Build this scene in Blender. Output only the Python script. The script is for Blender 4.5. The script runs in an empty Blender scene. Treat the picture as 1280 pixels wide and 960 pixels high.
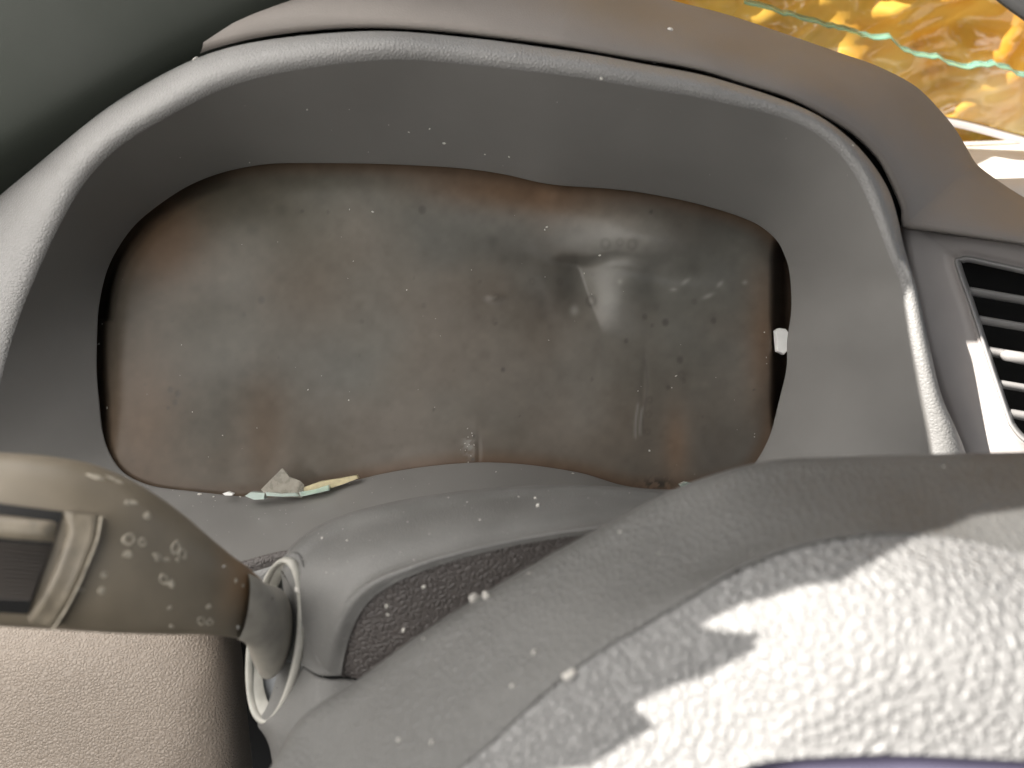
import bpy, bmesh, math, random
import numpy as np
from mathutils import Vector, Matrix, noise as mnoise
from mathutils.bvhtree import BVHTree

random.seed(7); rng = np.random.default_rng(7)
scene = bpy.context.scene
C = scene.collection

# ------------------------------------------------------------------ frame of the dashboard
# u = right, v = up along the instrument face, w = out of the face towards the driver
TILT = math.radians(25); F = 960.0; D = 0.40
ORG = np.array([0.0, 0.0, 0.95])
U = np.array([1.0, 0, 0]); V = np.array([0, math.sin(TILT), math.cos(TILT)]); W = np.array([0, -math.cos(TILT), math.sin(TILT)])
def L2W(u, v, w): return ORG + np.multiply.outer(u, U) + np.multiply.outer(v, V) + np.multiply.outer(w, W)
def P(px, py, w):
    """point at depth w of the dashboard frame, in the direction of a photo pixel"""
    px = np.asarray(px, float); py = np.asarray(py, float); w = np.asarray(w, float) + 0 * px
    k = (D - w) / F
    return L2W((px - 640) * k, (480 - py) * k, w)

# ------------------------------------------------------------------ camera
cam_d = bpy.data.cameras.new('camera'); cam = bpy.data.objects.new('camera', cam_d); C.objects.link(cam)
cam_d.sensor_fit = 'HORIZONTAL'; cam_d.angle = 2 * math.atan(640 / F)
CAM = L2W(0, 0, D)
cam.matrix_world = Matrix(((U[0], V[0], W[0], CAM[0]), (U[1], V[1], W[1], CAM[1]), (U[2], V[2], W[2], CAM[2]), (0, 0, 0, 1)))
cam_d.clip_start = 0.01; cam_d.clip_end = 50
cam_d.dof.use_dof = True; cam_d.dof.focus_distance = 0.40; cam_d.dof.aperture_fstop = 7.0
scene.camera = cam

# ------------------------------------------------------------------ light
SD = np.array([-0.70, 0.42, 0.60]); SD /= np.linalg.norm(SD)            # towards the sun, dashboard frame
SUN = SD[0] * U + SD[1] * V + SD[2] * W
world = bpy.data.worlds.new('World'); scene.world = world; world.use_nodes = True
wn = world.node_tree.nodes; wl = world.node_tree.links
sky = wn.new('ShaderNodeTexSky'); sky.sky_type = 'NISHITA'; sky.sun_disc = False
sky.sun_elevation = math.asin(SUN[2]); sky.sun_rotation = math.atan2(SUN[0], SUN[1])
sky.air_density = 1.0; sky.dust_density = 3.0; sky.ozone_density = 0.6
hs = wn.new('ShaderNodeHueSaturation'); hs.inputs['Saturation'].default_value = 0.25; wl.new(sky.outputs[0], hs.inputs['Color'])   # milky haze
wl.new(hs.outputs[0], wn['Background'].inputs[0]); wn['Background'].inputs[1].default_value = 0.075
sun_d = bpy.data.lights.new('sun', 'SUN'); sun_d.energy = 5.0; sun_d.angle = math.radians(0.3); sun_d.color = (1, 0.95, 0.88)
sun = bpy.data.objects.new('sun', sun_d); C.objects.link(sun)
sun.rotation_euler = Vector(SUN).to_track_quat('Z', 'Y').to_euler(); sun.location = (-1, -1, 2.5)
scene.view_settings.view_transform = 'Standard'; scene.view_settings.look = 'None'
scene.view_settings.gamma = 1; scene.view_settings.use_curve_mapping = False
scene.view_settings.exposure = 1.5

# ------------------------------------------------------------------ materials
def srgb(r, g, b):
    f = lambda c: (c / 255 / 12.92) if c / 255 <= 0.04045 else ((c / 255 + 0.055) / 1.055) ** 2.4
    return (f(r), f(g), f(b), 1)
def mat(name, col, rough=0.5, grain=None, grain_s=0.3, fine=None, fine_s=0.1, mottle=0.15, mscale=40, attr=None, spec=0.5, dust=0.0, dist=0.0004):
    m = bpy.data.materials.new(name); m.use_nodes = True
    n = m.node_tree.nodes; l = m.node_tree.links; b = n['Principled BSDF']
    b.inputs['Roughness'].default_value = rough; b.inputs['Specular IOR Level'].default_value = spec
    tc = n.new('ShaderNodeTexCoord'); co = tc.outputs['Object']
    nz = n.new('ShaderNodeTexNoise'); nz.inputs['Scale'].default_value = mscale; nz.inputs['Detail'].default_value = 6; l.new(co, nz.inputs['Vector'])
    mr = n.new('ShaderNodeMapRange'); mr.inputs[1].default_value = 0.3; mr.inputs[2].default_value = 0.7
    mr.inputs[3].default_value = 1 - mottle; mr.inputs[4].default_value = 1 + mottle; l.new(nz.outputs[0], mr.inputs[0])
    mul = n.new('ShaderNodeMixRGB'); mul.blend_type = 'MULTIPLY'; mul.inputs[0].default_value = 1
    if attr:
        a = n.new('ShaderNodeVertexColor'); a.layer_name = attr; l.new(a.outputs[0], mul.inputs[1])
    else: mul.inputs[1].default_value = (*col[:3], 1)
    l.new(mr.outputs[0], mul.inputs[2]); out = mul.outputs[0]
    if dust:
        d = n.new('ShaderNodeTexNoise'); d.inputs['Scale'].default_value = 900; d.inputs['Detail'].default_value = 2; l.new(co, d.inputs['Vector'])
        dr = n.new('ShaderNodeMapRange'); dr.inputs[1].default_value = 0.66; dr.inputs[2].default_value = 0.76; dr.inputs[4].default_value = dust; l.new(d.outputs[0], dr.inputs[0])
        mx = n.new('ShaderNodeMixRGB'); l.new(dr.outputs[0], mx.inputs[0]); l.new(out, mx.inputs[1]); mx.inputs[2].default_value = (0.45, 0.42, 0.38, 1); out = mx.outputs[0]
    l.new(out, b.inputs['Base Color'])
    rr = n.new('ShaderNodeMapRange'); rr.inputs[1].default_value = 0.3; rr.inputs[2].default_value = 0.7
    rr.inputs[3].default_value = max(0.02, rough - 0.08); rr.inputs[4].default_value = min(1, rough + 0.08)
    l.new(nz.outputs[0], rr.inputs[0]); l.new(rr.outputs[0], b.inputs['Roughness'])
    nrm = None
    if grain:
        wob = n.new('ShaderNodeTexNoise'); wob.inputs['Scale'].default_value = grain * 0.6; l.new(co, wob.inputs['Vector'])
        add = n.new('ShaderNodeVectorMath'); add.operation = 'MULTIPLY_ADD'; add.inputs[1].default_value = (0.4 / grain,) * 3; l.new(wob.outputs['Color'], add.inputs[0]); l.new(co, add.inputs[2])
        v = n.new('ShaderNodeTexVoronoi'); v.feature = 'DISTANCE_TO_EDGE'; v.inputs['Scale'].default_value = grain; l.new(add.outputs[0], v.inputs['Vector'])
        vr = n.new('ShaderNodeMapRange'); vr.interpolation_type = 'SMOOTHSTEP'; vr.inputs[2].default_value = 0.28; l.new(v.outputs['Distance'], vr.inputs[0])
        bp = n.new('ShaderNodeBump'); bp.inputs['Strength'].default_value = grain_s; bp.inputs['Distance'].default_value = dist; l.new(vr.outputs[0], bp.inputs['Height']); nrm = bp
    if fine:
        f = n.new('ShaderNodeTexNoise'); f.inputs['Scale'].default_value = fine; f.inputs['Detail'].default_value = 3; l.new(co, f.inputs['Vector'])
        bp2 = n.new('ShaderNodeBump'); bp2.inputs['Strength'].default_value = fine_s; bp2.inputs['Distance'].default_value = 0.0003; l.new(f.outputs[0], bp2.inputs['Height'])
        if nrm: l.new(nrm.outputs[0], bp2.inputs['Normal'])
        nrm = bp2
    if nrm: l.new(nrm.outputs[0], b.inputs['Normal'])
    return m
def glassy(name, col, rough=0.05, alpha_t=0.9, edge=None):
    m = bpy.data.materials.new(name); m.use_nodes = True
    b = m.node_tree.nodes['Principled BSDF']; b.inputs['Base Color'].default_value = col
    b.inputs['Roughness'].default_value = rough; b.inputs['Transmission Weight'].default_value = alpha_t; b.inputs['IOR'].default_value = 1.5
    return m
M = {}
M['wall'] = mat('hood wall plastic', (0.178, 0.173, 0.166), 0.48, fine=2600, fine_s=0.25, mottle=0.07, mscale=25)
M['rim'] = mat('grained hood rim', (0.225, 0.222, 0.218), 0.38, spec=0.5, grain=620, grain_s=0.5, fine=2000, fine_s=0.15, mottle=0.06, dist=0.0003)
M['pad'] = mat('dash pad vinyl', (0.215, 0.193, 0.176), 0.5, grain=700, grain_s=0.12, fine=2500, fine_s=0.15, mottle=0.12, mscale=18)
M['panel'] = mat('vent surround plastic', (0.48, 0.445, 0.43), 0.42, fine=2600, fine_s=0.2, mottle=0.08, mscale=30)
M['frame'] = mat('vent frame satin', (0.36, 0.35, 0.345), 0.34, fine=2600, fine_s=0.12, mottle=0.05)
M['slat'] = mat('vent slat grey', (0.30, 0.29, 0.285), 0.35, mottle=0.08)
M['black'] = mat('black cavity', (0.006, 0.006, 0.006), 0.7, mottle=0.3)
M['knee'] = mat('grained knee panel', (0.30, 0.25, 0.205), 0.32, grain=640, grain_s=0.6, fine=2500, fine_s=0.1, mottle=0.08, mscale=14, dist=0.0004)
M['shroud'] = mat('column shroud plastic', (0.145, 0.143, 0.138), 0.48, grain=900, grain_s=0.2, fine=2600, fine_s=0.2, mottle=0.14, mscale=45, dust=0.25)
M['shroud_grain'] = mat('grained shroud side', (0.10, 0.09, 0.086), 0.45, grain=460, grain_s=0.6, mottle=0.1, dist=0.0006)
M['ring'] = mat('pale socket ring', (0.42, 0.41, 0.37), 0.4, mottle=0.2, mscale=120)
M['stalk'] = mat('weathered stalk plastic', (0.17, 0.145, 0.11), 0.44, attr='stain_tone', mottle=0.1, mscale=60, fine=1500, fine_s=0.06)
M['stalk_frame'] = mat('stalk knob frame', (0.22, 0.19, 0.145), 0.36, mottle=0.3, mscale=150)
M['knob'] = mat('ribbed knob', (0.05, 0.042, 0.036), 0.4, mottle=0.2)
M['blotch'] = mat('pale blotch', (0.40, 0.36, 0.29), 0.6, mottle=0.4, mscale=500)
M['wheel'] = mat('wheel hub vinyl', (0.108, 0.107, 0.103), 0.5, grain=420, grain_s=0.4, fine=1800, fine_s=0.1, mottle=0.14, mscale=25, dist=0.0006)
M['airbag'] = mat('airbag cover vinyl', (0.205, 0.204, 0.202), 0.48, grain=330, grain_s=1.0, fine=1500, fine_s=0.1, mottle=0.06, mscale=20, dist=0.0006)
M['badge'] = mat('dark lower trim', (0.07, 0.065, 0.10), 0.4, mottle=0.15)
M['cover'] = mat('warped cover', (0.1, 0.1, 0.1), 0.36, attr='stain_tone', spec=0.30, mottle=0.06, mscale=14, fine=2000, fine_s=0.06)
M['trim'] = mat('pillar trim cloth', (0.016, 0.020, 0.015), 0.65, spec=0.3, fine=2000, fine_s=0.3, mottle=0.1, mscale=10)
M['glass_green'] = glassy('green broken glass', (0.78, 0.95, 0.89, 1), 0.1, 0.7)
M['glass_edge'] = glassy('green windscreen edge', (0.30, 0.66, 0.52, 1), 0.15, 0.6)
M['glass_clear'] = glassy('windscreen glass', (0.93, 0.98, 0.95, 1), 0.02, 0.97)
M['chip'] = mat('white chip', (0.8, 0.8, 0.78), 0.5, mottle=0.1)
M['shard_film'] = mat('filmed glass shard', (0.26, 0.24, 0.20), 0.3, mottle=0.25, mscale=250)
M['shard_yellow'] = mat('cream shard', (0.55, 0.48, 0.30), 0.35, mottle=0.2, mscale=250)
M['outer'] = mat('dark outer film', (0.03, 0.03, 0.03), 0.6)
M['fartop'] = mat('dash top vinyl', (0.62, 0.60, 0.57), 0.45, fine=1500, fine_s=0.2, mottle=0.1)
M['speck'] = mat('glass dust', (0.58, 0.56, 0.52), 0.35, mottle=0.2, mscale=500)
def film_mat():
    m = bpy.data.materials.new('orange plastic film'); m.use_nodes = True
    n = m.node_tree.nodes; l = m.node_tree.links; n.remove(n['Principled BSDF'])
    out = n['Material Output']
    tc = n.new('ShaderNodeTexCoord'); nz = n.new('ShaderNodeTexNoise'); nz.inputs['Scale'].default_value = 18; nz.inputs['Detail'].default_value = 5; l.new(tc.outputs['Object'], nz.inputs['Vector'])
    cr = n.new('ShaderNodeValToRGB'); l.new(nz.outputs[0], cr.inputs[0])
    cr.color_ramp.elements[0].position = 0.3; cr.color_ramp.elements[0].color = (0.85, 0.38, 0.04, 1)
    cr.color_ramp.elements[1].position = 0.7; cr.color_ramp.elements[1].color = (0.98, 0.66, 0.14, 1)
    t = n.new('ShaderNodeBsdfTranslucent'); d = n.new('ShaderNodeBsdfDiffuse'); g = n.new('ShaderNodeBsdfGlossy'); g.inputs['Roughness'].default_value = 0.12
    l.new(cr.outputs[0], t.inputs[0]); l.new(cr.outputs[0], d.inputs[0])
    a = n.new('ShaderNodeMixShader'); a.inputs[0].default_value = 0.5; l.new(t.outputs[0], a.inputs[1]); l.new(d.outputs[0], a.inputs[2])
    b = n.new('ShaderNodeMixShader'); b.inputs[0].default_value = 0.07; l.new(a.outputs[0], b.inputs[1]); l.new(g.outputs[0], b.inputs[2])
    l.new(b.outputs[0], out.inputs[0]); return m
M['roof'] = mat('headliner cloth', (0.36, 0.35, 0.33), 0.9, mottle=0.05)
M['boot'] = mat('stalk boot', (0.33, 0.31, 0.27), 0.35, mottle=0.2, mscale=120)
M['cup'] = mat('socket cup', (0.16, 0.17, 0.18), 0.4, mottle=0.2, mscale=120)
M['film'] = film_mat()
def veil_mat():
    m = bpy.data.materials.new('added sun veil'); m.use_nodes = True
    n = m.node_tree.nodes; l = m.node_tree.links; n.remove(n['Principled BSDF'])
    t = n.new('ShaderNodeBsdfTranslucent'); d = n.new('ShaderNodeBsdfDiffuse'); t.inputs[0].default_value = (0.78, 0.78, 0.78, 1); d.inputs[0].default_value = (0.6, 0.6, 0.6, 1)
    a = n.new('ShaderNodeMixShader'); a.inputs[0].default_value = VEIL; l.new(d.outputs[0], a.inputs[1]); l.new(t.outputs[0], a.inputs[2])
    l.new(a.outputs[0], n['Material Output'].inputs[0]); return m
VEIL = 0.80  # share of sunlight the added sheet passes on as soft light
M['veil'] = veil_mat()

# ------------------------------------------------------------------ object helpers
def thing(name, label, cat, loc, group=None):
    o = bpy.data.objects.new(name, None); C.objects.link(o); o.empty_display_size = 0.02
    o.location = Vector(loc); o['label'] = label; o['category'] = cat
    if group: o['group'] = group
    return o
ROOTLOC = {}
def build(name, verts, faces, m, parent=None, smooth=True, loc=None, mats=None, fmat=None):
    verts = np.asarray(verts, float)
    base = np.zeros(3)
    q = parent
    while q is not None: base = base + np.array(q.location); q = q.parent
    org = np.zeros(3)
    if parent is None: org = np.array(loc) if loc is not None else verts.mean(0)
    me = bpy.data.meshes.new(name); me.from_pydata([tuple(v) for v in verts - base - org], [], [tuple(int(i) for i in f) for f in faces])
    me.materials.append(M[m])
    for x in (mats or []): me.materials.append(M[x])
    if fmat is not None: me.polygons.foreach_set('material_index', np.asarray(fmat, dtype=np.int32))
    if smooth: me.polygons.foreach_set('use_smooth', np.ones(len(me.polygons), bool))
    me.update()
    o = bpy.data.objects.new(name, me); C.objects.link(o); o.parent = parent; o.location = Vector(org)
    return o
def tag(o, label, cat=None, group=None, kind=None):
    if label: o['label'] = label
    if cat: o['category'] = cat
    if group: o['group'] = group
    if kind: o['kind'] = kind
    return o
def pchip(t, y, q):
    """smooth non-overshooting interpolation of key values (columns of y) at q"""
    t = np.asarray(t, float); y = np.asarray(y, float); q = np.asarray(q, float)
    if y.ndim == 1: y = y[:, None]
    h = np.diff(t)[:, None]; d = np.diff(y, axis=0) / h
    m = np.zeros_like(y); m[0] = d[0]; m[-1] = d[-1]
    hl = h[:-1]; hr = h[1:]
    m[1:-1] = (hr * d[:-1] + hl * d[1:]) / (hl + hr)
    i = np.clip(np.searchsorted(t, q, side='right') - 1, 0, len(t) - 2)
    s = ((q - t[i]) / h[i, 0])[:, None]; hh = h[i]
    return (2*s**3-3*s**2+1)*y[i] + (s**3-2*s**2+s)*hh*m[i] + (-2*s**3+3*s**2)*y[i+1] + (s**3-s**2)*hh*m[i+1]
def curve(pts, n):
    """resample a list of points by a smooth curve, evenly in chord length"""
    p = np.asarray(pts, float); t = np.r_[0, np.cumsum(np.sqrt(((p[1:, :2] - p[:-1, :2]) ** 2).sum(1)))]
    return pchip(t, p, np.linspace(0, t[-1], n))
def rowmix(rows, k):
    """smooth interpolation across rows (list of N x 3) with k steps per gap"""
    R = np.stack(rows); n = len(rows); q = np.linspace(0, n - 1, (n - 1) * k + 1)
    out = pchip(np.arange(n), R.reshape(n, -1), q)
    return out.reshape(len(q), *R.shape[1:])
def grid_faces(nr, nc, closed=False, flip=False):
    f = []
    for i in range(nr - 1):
        for j in range(nc if closed else nc - 1):
            k = (j + 1) % nc
            q = (i*nc + j, i*nc + k, (i+1)*nc + k, (i+1)*nc + j)
            f.append(q[::-1] if flip else q)
    return f
def loft(name, rows, m, parent=None, closed=False, flip=False, caps=False, **kw):
    R = np.asarray(rows); nr, nc = R.shape[:2]
    f = grid_faces(nr, nc, closed, flip)
    if caps: f += [tuple(range(nc))[::-1], tuple((nr-1)*nc + i for i in range(nc))]
    return build(name, R.reshape(-1, 3), f, m, parent, **kw)
def PW(a): a = np.asarray(a, float); return P(a[..., 0], a[..., 1], a[..., 2])
def bvh(o):
    off = Vector(); q = o
    while q is not None: off = off + q.location; q = q.parent
    me = o.data
    return BVHTree.FromPolygons([v.co + off for v in me.vertices], [tuple(p.vertices) for p in me.polygons])
def hit(trees, px, py):
    d = Vector(P(px, py, 0.0) - CAM).normalized(); best = None
    for t in trees:
        h = t.ray_cast(Vector(CAM), d)
        if h[0] is not None and (best is None or h[3] < best[3]): best = h
    if best is None: return None
    nn = best[1]
    if nn.dot(d) > 0: nn = -nn
    return np.array(best[0]), np.array(nn)
def blob(p, nrm, sx, sy, h, rot=0, n=9, jag=0.25, hole=None):
    """small irregular flake lying on a surface: verts, faces"""
    nrm = Vector(nrm); a = nrm.orthogonal().normalized(); b = nrm.cross(a)
    a = np.array(a); b = np.array(b); nr = np.array(nrm)
    # align a with image right
    ang = math.atan2(np.dot(b, U), np.dot(a, U)); a, b = a*math.cos(ang)+b*math.sin(ang), -a*math.sin(ang)+b*math.cos(ang)
    a, b = a*math.cos(rot)+b*math.sin(rot), -a*math.sin(rot)+b*math.cos(rot)
    vs = []; rad = [1 + random.uniform(-jag, jag) for _ in range(n)]
    for z, k in ((-0.3, 1.0), (0.6, 0.92), (1.0, 0.6)):
        for i in range(n):
            t = 2*math.pi*i/n; vs.append(p + a*math.cos(t)*sx*rad[i]*k + b*math.sin(t)*sy*rad[i]*k + nr*h*z)
    f = grid_faces(3, n, True)
    if hole is None: f.append(tuple(2*n + i for i in range(n)))
    else:
        for i in range(n):
            t = 2*math.pi*i/n; vs.append(p + a*math.cos(t)*sx*rad[i]*hole + b*math.sin(t)*sy*rad[i]*hole - nr*h*0.2)
        f += [(2*n+i, 2*n+(i+1) % n, 3*n+(i+1) % n, 3*n+i) for i in range(n)]
    return vs, f

# ================================================================== dashboard
dash = thing('dashboard', 'grey brown moulded plastic car dashboard with a hooded instrument opening', 'dashboard', L2W(0, -0.14, 0.0))

# ---- hood: opening edge, inner wall, rim, outer edge (keys t, photo x, photo y, depth)
K0 = [(0,600,578),(0.3,500,588),(0.55,420,606),(0.8,370,618),(1,330,622),(1.3,240,614),(1.7,180,604),(2,150,586),(2.3,131,550),(2.6,124,500),(3,121,440),(3.3,125,375),(3.6,143,318),(3.8,170,280),(4,210,248),(4.3,262,221),(4.6,320,207),(5,400,204),(5.35,500,206),(5.65,590,212),(5.8,630,218),(6,684,230),(6.25,760,236),(6.6,820,244),(7,880,257),(7.3,925,271),(7.6,955,286),(7.8,972,302),(8,981,320),(8.4,988,352),(8.7,989,388),(9,984,425),(9.3,983,460),(9.6,974,500),(9.8,962,545),(10,945,577),(10.5,900,602),(11,835,612),(11.3,780,607),(11.6,720,590),(12,600,578)]
K1 = [(0,600,655,.055),(0.5,420,690,.055),(1,250,722,.05),(1.6,90,722,.045),(2,0,690,.042),(2.5,-18,600,.04),(3,-2,490,.04),(3.5,37,364,.044),(4,112,221,.052),(4.5,210,146,.06),(5,337,94,.066),(5.35,480,75,.07),(5.7,587,81,.07),(6,700,94,.072),(6.5,812,112,.073),(7,900,128,.074),(7.5,1008,160,.075),(8,1072,225,.075),(8.4,1111,319,.074),(8.7,1127,360,.073),(9,1138,424,.072),(9.5,1153,495,.07),(10,1166,575,.066),(10.5,1150,660,.06),(11,1000,720,.055),(11.5,800,690,.055),(12,600,655,.055)]
K3 = [(0,600,760,.03),(0.5,420,780,.03),(1,250,790,.02),(1.6,60,800,.015),(2,-60,740,.02),(2.5,-110,600,.02),(3,-105,420,.025),(3.5,-55,272,.03),(4,40,203,.04),(4.5,150,123,.05),(5,300,56,.058),(5.35,455,39,.062),(5.7,585,47,.063),(6,700,62,.064),(6.5,800,79,.065),(7,905,101,.066),(7.5,1032,150,.066),(8,1108,232,.065),(8.4,1132,315,.064),(8.7,1147,365,.063),(9,1161,428,.062),(9.5,1177,495,.06),(10,1210,578,.055),(10.5,1215,680,.05),(11,1050,800,.03),(11.5,800,780,.03),(12,600,760,.03)]
tq = np.linspace(0, 12, 361)[:-1]
def keys(K):
    K = np.array(K, float)
    Kp = np.vstack([K[-4:-1] - np.r_[12, np.zeros(K.shape[1]-1)], K, K[1:4] + np.r_[12, np.zeros(K.shape[1]-1)]])
    return pchip(Kp[:, 0], Kp[:, 1:], tq)
k0 = keys(K0); k1 = keys(K1); k3 = keys(K3)
A0 = P(k0[:, 0], k0[:, 1], 0.0); A1 = PW(k1); A3 = PW(k3)
kin = k0.copy(); kin[:, 0] += (k0[:, 0]-555)*0.006; kin[:, 1] += (k0[:, 1]-410)*0.006
Ain = P(kin[:, 0], kin[:, 1], -0.005)
wall_rows = [Ain, P(k0[:, 0]+(k0[:, 0]-555)*.002, k0[:, 1]+(k0[:, 1]-410)*.002, -.0012), A0]
q = np.array([0.012, 0.1, 0.25, 0.4, 0.55, 0.7, 0.85, 0.96, 1.0])
for s in q:
    b = A0 * (1 - s) + A1 * s
    # the wall bows outwards a little between opening and rim
    wall_rows.append(b + (A1 - A0).mean(0)*0 + np.outer(np.sin(math.pi*s)*0.0006*np.ones(len(b)), W))
hood = loft('instrument_hood', wall_rows, 'wall', dash, closed=True)
# rim: rounded lip between A1 and A3
rim_rows = []
t1 = (A1 - A0); t1 /= np.linalg.norm(t1, axis=1)[:, None]
L13 = np.linalg.norm(A3 - A1, axis=1)[:, None]
mid = A1 + t1*np.minimum(L13*0.55, 0.011) + (A3 - A1)*0.08          # the wall runs on smoothly into the rounded lip
dropw = np.array(A3) - W * 0.045
tl = (A0 - A1); tl /= np.linalg.norm(tl, axis=1)[:, None]
rim_rows = [A1 + tl*0.0004 - W*0.0004]
for s in np.linspace(0, 1, 12):
    rim_rows.append((1-s)**2*A1 + 2*s*(1-s)*mid + s*s*A3)
ko = k3.copy(); ko[:, 0] += (k3[:, 0]-555)*0.10; ko[:, 1] += (k3[:, 1]-410)*0.16
rim_rows += [A3 - W*0.004, A3 - W*0.012, dropw]
loft('gap_liner', np.array([dropw + W*0.002, P(ko[:, 0], ko[:, 1], k3[:, 2]-.046), P(ko[:, 0], ko[:, 1], k3[:, 2]-.09)]), 'black', dash, closed=True)
rim = loft('hood_rim', rim_rows, 'rim', dash, closed=True)

# ---- dark cavity behind everything (closed tray behind the opening)
cx, cy = 555, 410
cav = [np.array(Ain) - W*0.0005]
for s, w_ in ((1.03, -0.02), (1.03, -0.05), (0.6, -0.055), (0.02, -0.055)):
    cav.append(P(cx+(k0[:, 0]-cx)*s, cy+(k0[:, 1]-cy)*s, w_))
loft('cavity_liner', cav, 'black', dash, closed=True, flip=True)

# ---- dash pad over the hood, from the gap up to its far crest and down behind
B = [(-160,330),(-60,262),(75,171),(150,119),(244,69),(300,52),(375,40),(455,35),(531,38),(625,48),(700,58),(775,71),(880,90),(931,106),(987,124),(1032,147),(1070,172),(1098,201),(1116,236),(1126,262),(1128,284),(1150,288),(1175,291),(1280,306),(1420,326)]
T = [(-420,-200),(-350,-260),(-200,-330),(-60,-330),(80,-300),(180,-260),(300,-200),(430,-140),(540,-110),(650,-75),(730,-45),(815,-8),(915,20),(975,40),(1050,66),(1100,84),(1146,109),(1177,140),(1196,164),(1209,186),(1219,203),(1230,213),(1245,224),(1300,258),(1440,330)]
B = np.array(B, float); T = np.array(T, float)
ts = np.r_[0, np.cumsum(np.hypot(*np.diff(B, axis=0).T) + 8)]
tt = np.sort(np.r_[np.linspace(0, ts[-1], 150), ts])
B_ = pchip(ts, B, tt); T_ = pchip(ts, T, tt)
wb = np.interp(B_[:, 0], [-200, 100, 300, 700, 1130, 1500], [.02, .045, .056, .062, .055, .05])
below = np.where(B_[:, 1] > 283, 1.0, 0.0) * (B_[:, 0] > 1100)
wb = wb - 0 * below
wt = np.interp(T_[:, 0], [-400, 300, 900, 1200, 1440], [-.06, -.03, -.012, -.005, .0])
rows = [P(B_[:, 0], B_[:, 1]+2, wb-.05), P(B_[:, 0], B_[:, 1], wb-.012), P(B_[:, 0], B_[:, 1], wb-.003)]
for s in (0.03, 0.1, 0.2, 0.32, 0.45, 0.58, 0.7, 0.8, 0.88, 0.94, 0.98, 1.0):
    px = B_*(1-s) + T_*s
    w_ = wb + (wt - wb) * (s ** 1.9) + 0.004*np.sin(math.pi*min(1, s*3))*0
    rows.append(P(px[:, 0], px[:, 1], w_))
for dy, dw in ((3, -.012), (14, -.035), (40, -.08)):
    rows.append(P(T_[:, 0] - dy*0.6, T_[:, 1] + dy, wt + dw))
pad = loft('dash_pad', rows, 'pad', dash, flip=False)

# ---- far dash top (world-horizontal shelf running to the windscreen)
vs = []
for (px, py, w_) in ((820, 260, -.03), (1700, 260, -.03)): vs.append(P(px, py, w_))
zc = P(1240, 216, -.05)[2]
nx, ny = 40, 30; g = []
for j in range(ny):
    for i in range(nx):
        x = 0.225 + 0.50*i/(nx-1); y = 0.03 + 0.31*j/(ny-1)
        g.append((x, y, zc + 0.003*math.sin(x*14+1) - 0.012*(y/0.3)**2 - 0.014*max(0, (0.075-y)/0.045)**1.5))
far = build('dash_top', g, grid_faces(ny, nx), 'fartop', dash)

# ---- vent surround on the right
S = [  # rows from the rim outwards: x, y, w
 [(1105,270,.010),(1122,300,.012),(1132,341,.012),(1141,379,.012),(1152,431,.012),(1165,487,.012),(1180,529,.012),(1200,575,.012),(1240,680,.012)],
 [(1135,283,.030),(1142,300,.031),(1152,341,.031),(1162,379,.031),(1174,431,.031),(1188,487,.031),(1202,529,.031),(1220,575,.031),(1255,680,.031)],
 [(1165,286,.034),(1170,303,.035),(1178,341,.035),(1187,379,.035),(1198,431,.035),(1213,487,.035),(1226,529,.035),(1240,575,.035),(1275,680,.035)],
 [(1186,288,.035),(1188,309,.036),(1194,341,.037),(1203,379,.037),(1213,431,.037),(1230,487,.037),(1244,529,.037),(1260,575,.037),(1300,680,.037)],
]
# outer boundary of the surround = a big sheet; vent opening cut by building it as four lofted strips
def strip(name, rows, m, parent, n=60, k=6, flip=False):
    R = [curve(r, n) for r in rows]; R = rowmix(R, k)
    return loft(name, PW(R), m, parent, flip=flip)
VO = [(1199,331),(1203,326),(1212,325),(1240,331),(1290,342),(1420,371),(1420,600),(1330,575),(1290,553),(1278,545),(1268,533),(1262,520),(1240,455),(1218,387)]   # opening outline
def inset(poly, d):
    p = np.array(poly, float); c = p.mean(0); out = []
    n = len(p)
    for i in range(n):
        a = p[i]-p[i-1]; b = p[(i+1) % n]-p[i]
        na = np.array([-a[1], a[0]])/np.linalg.norm(a); nb = np.array([-b[1], b[0]])/np.linalg.norm(b)
        m_ = na+nb; m_ /= max(1e-6, np.dot(m_, na)); L = np.linalg.norm(m_)
        if L > 1.6: m_ *= 1.6/L
        out.append(p[i] + m_*d)
    return np.array(out)
def closed_curve(poly, n):
    p = np.array(poly, float); p = np.vstack([p[-3:], p, p[:4]])
    t = np.r_[0, np.cumsum(np.hypot(*np.diff(p, axis=0).T))]
    return pchip(t, p, np.linspace(t[3], t[-4], n, endpoint=False))
OUT = [(1128,284),(1150,287),(1175,290),(1230,297),(1290,305),(1480,332),(1490,700),(1400,720),(1320,700),(1280,690),(1250,680),(1215,600),(1172,490),(1145,385)]
nO = 160
# matched sampling: parameter by vertex index
def by_index(poly, n):
    p = np.array(poly, float); m_ = len(p); p = np.vstack([p[-3:], p, p[:4]])
    return pchip(np.arange(-3, m_+4), p, np.linspace(0, m_, n, endpoint=False))
oi = by_index(OUT, nO); vi = by_index(VO, nO); vo2 = by_index(inset(VO, -5), nO); vo3 = by_index(inset(VO, -9), nO)
def z(a, w_): return P(a[:, 0], a[:, 1], w_ + 0*a[:, 0])
oo = by_index(inset(OUT, -14), nO)
sur_rows = [z(oo, .0), z(oi, .022), z(oi*.93+vo3*.07, .0275), z(oi*.8+vo3*.2, .0295), z(oi*.5+vo3*.5, .0300), z(oi*.2+vo3*.8, .0308), z(vo3, .0315), z(vo3*.6+vo2*.4, .033), z(vo2, .0335)]
sur = loft('vent_surround', sur_rows, 'panel', dash, closed=True, flip=False)
vent = thing('air_vent', None, None, P(1290, 550, .02)); del vent['label']; del vent['category']
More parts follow.
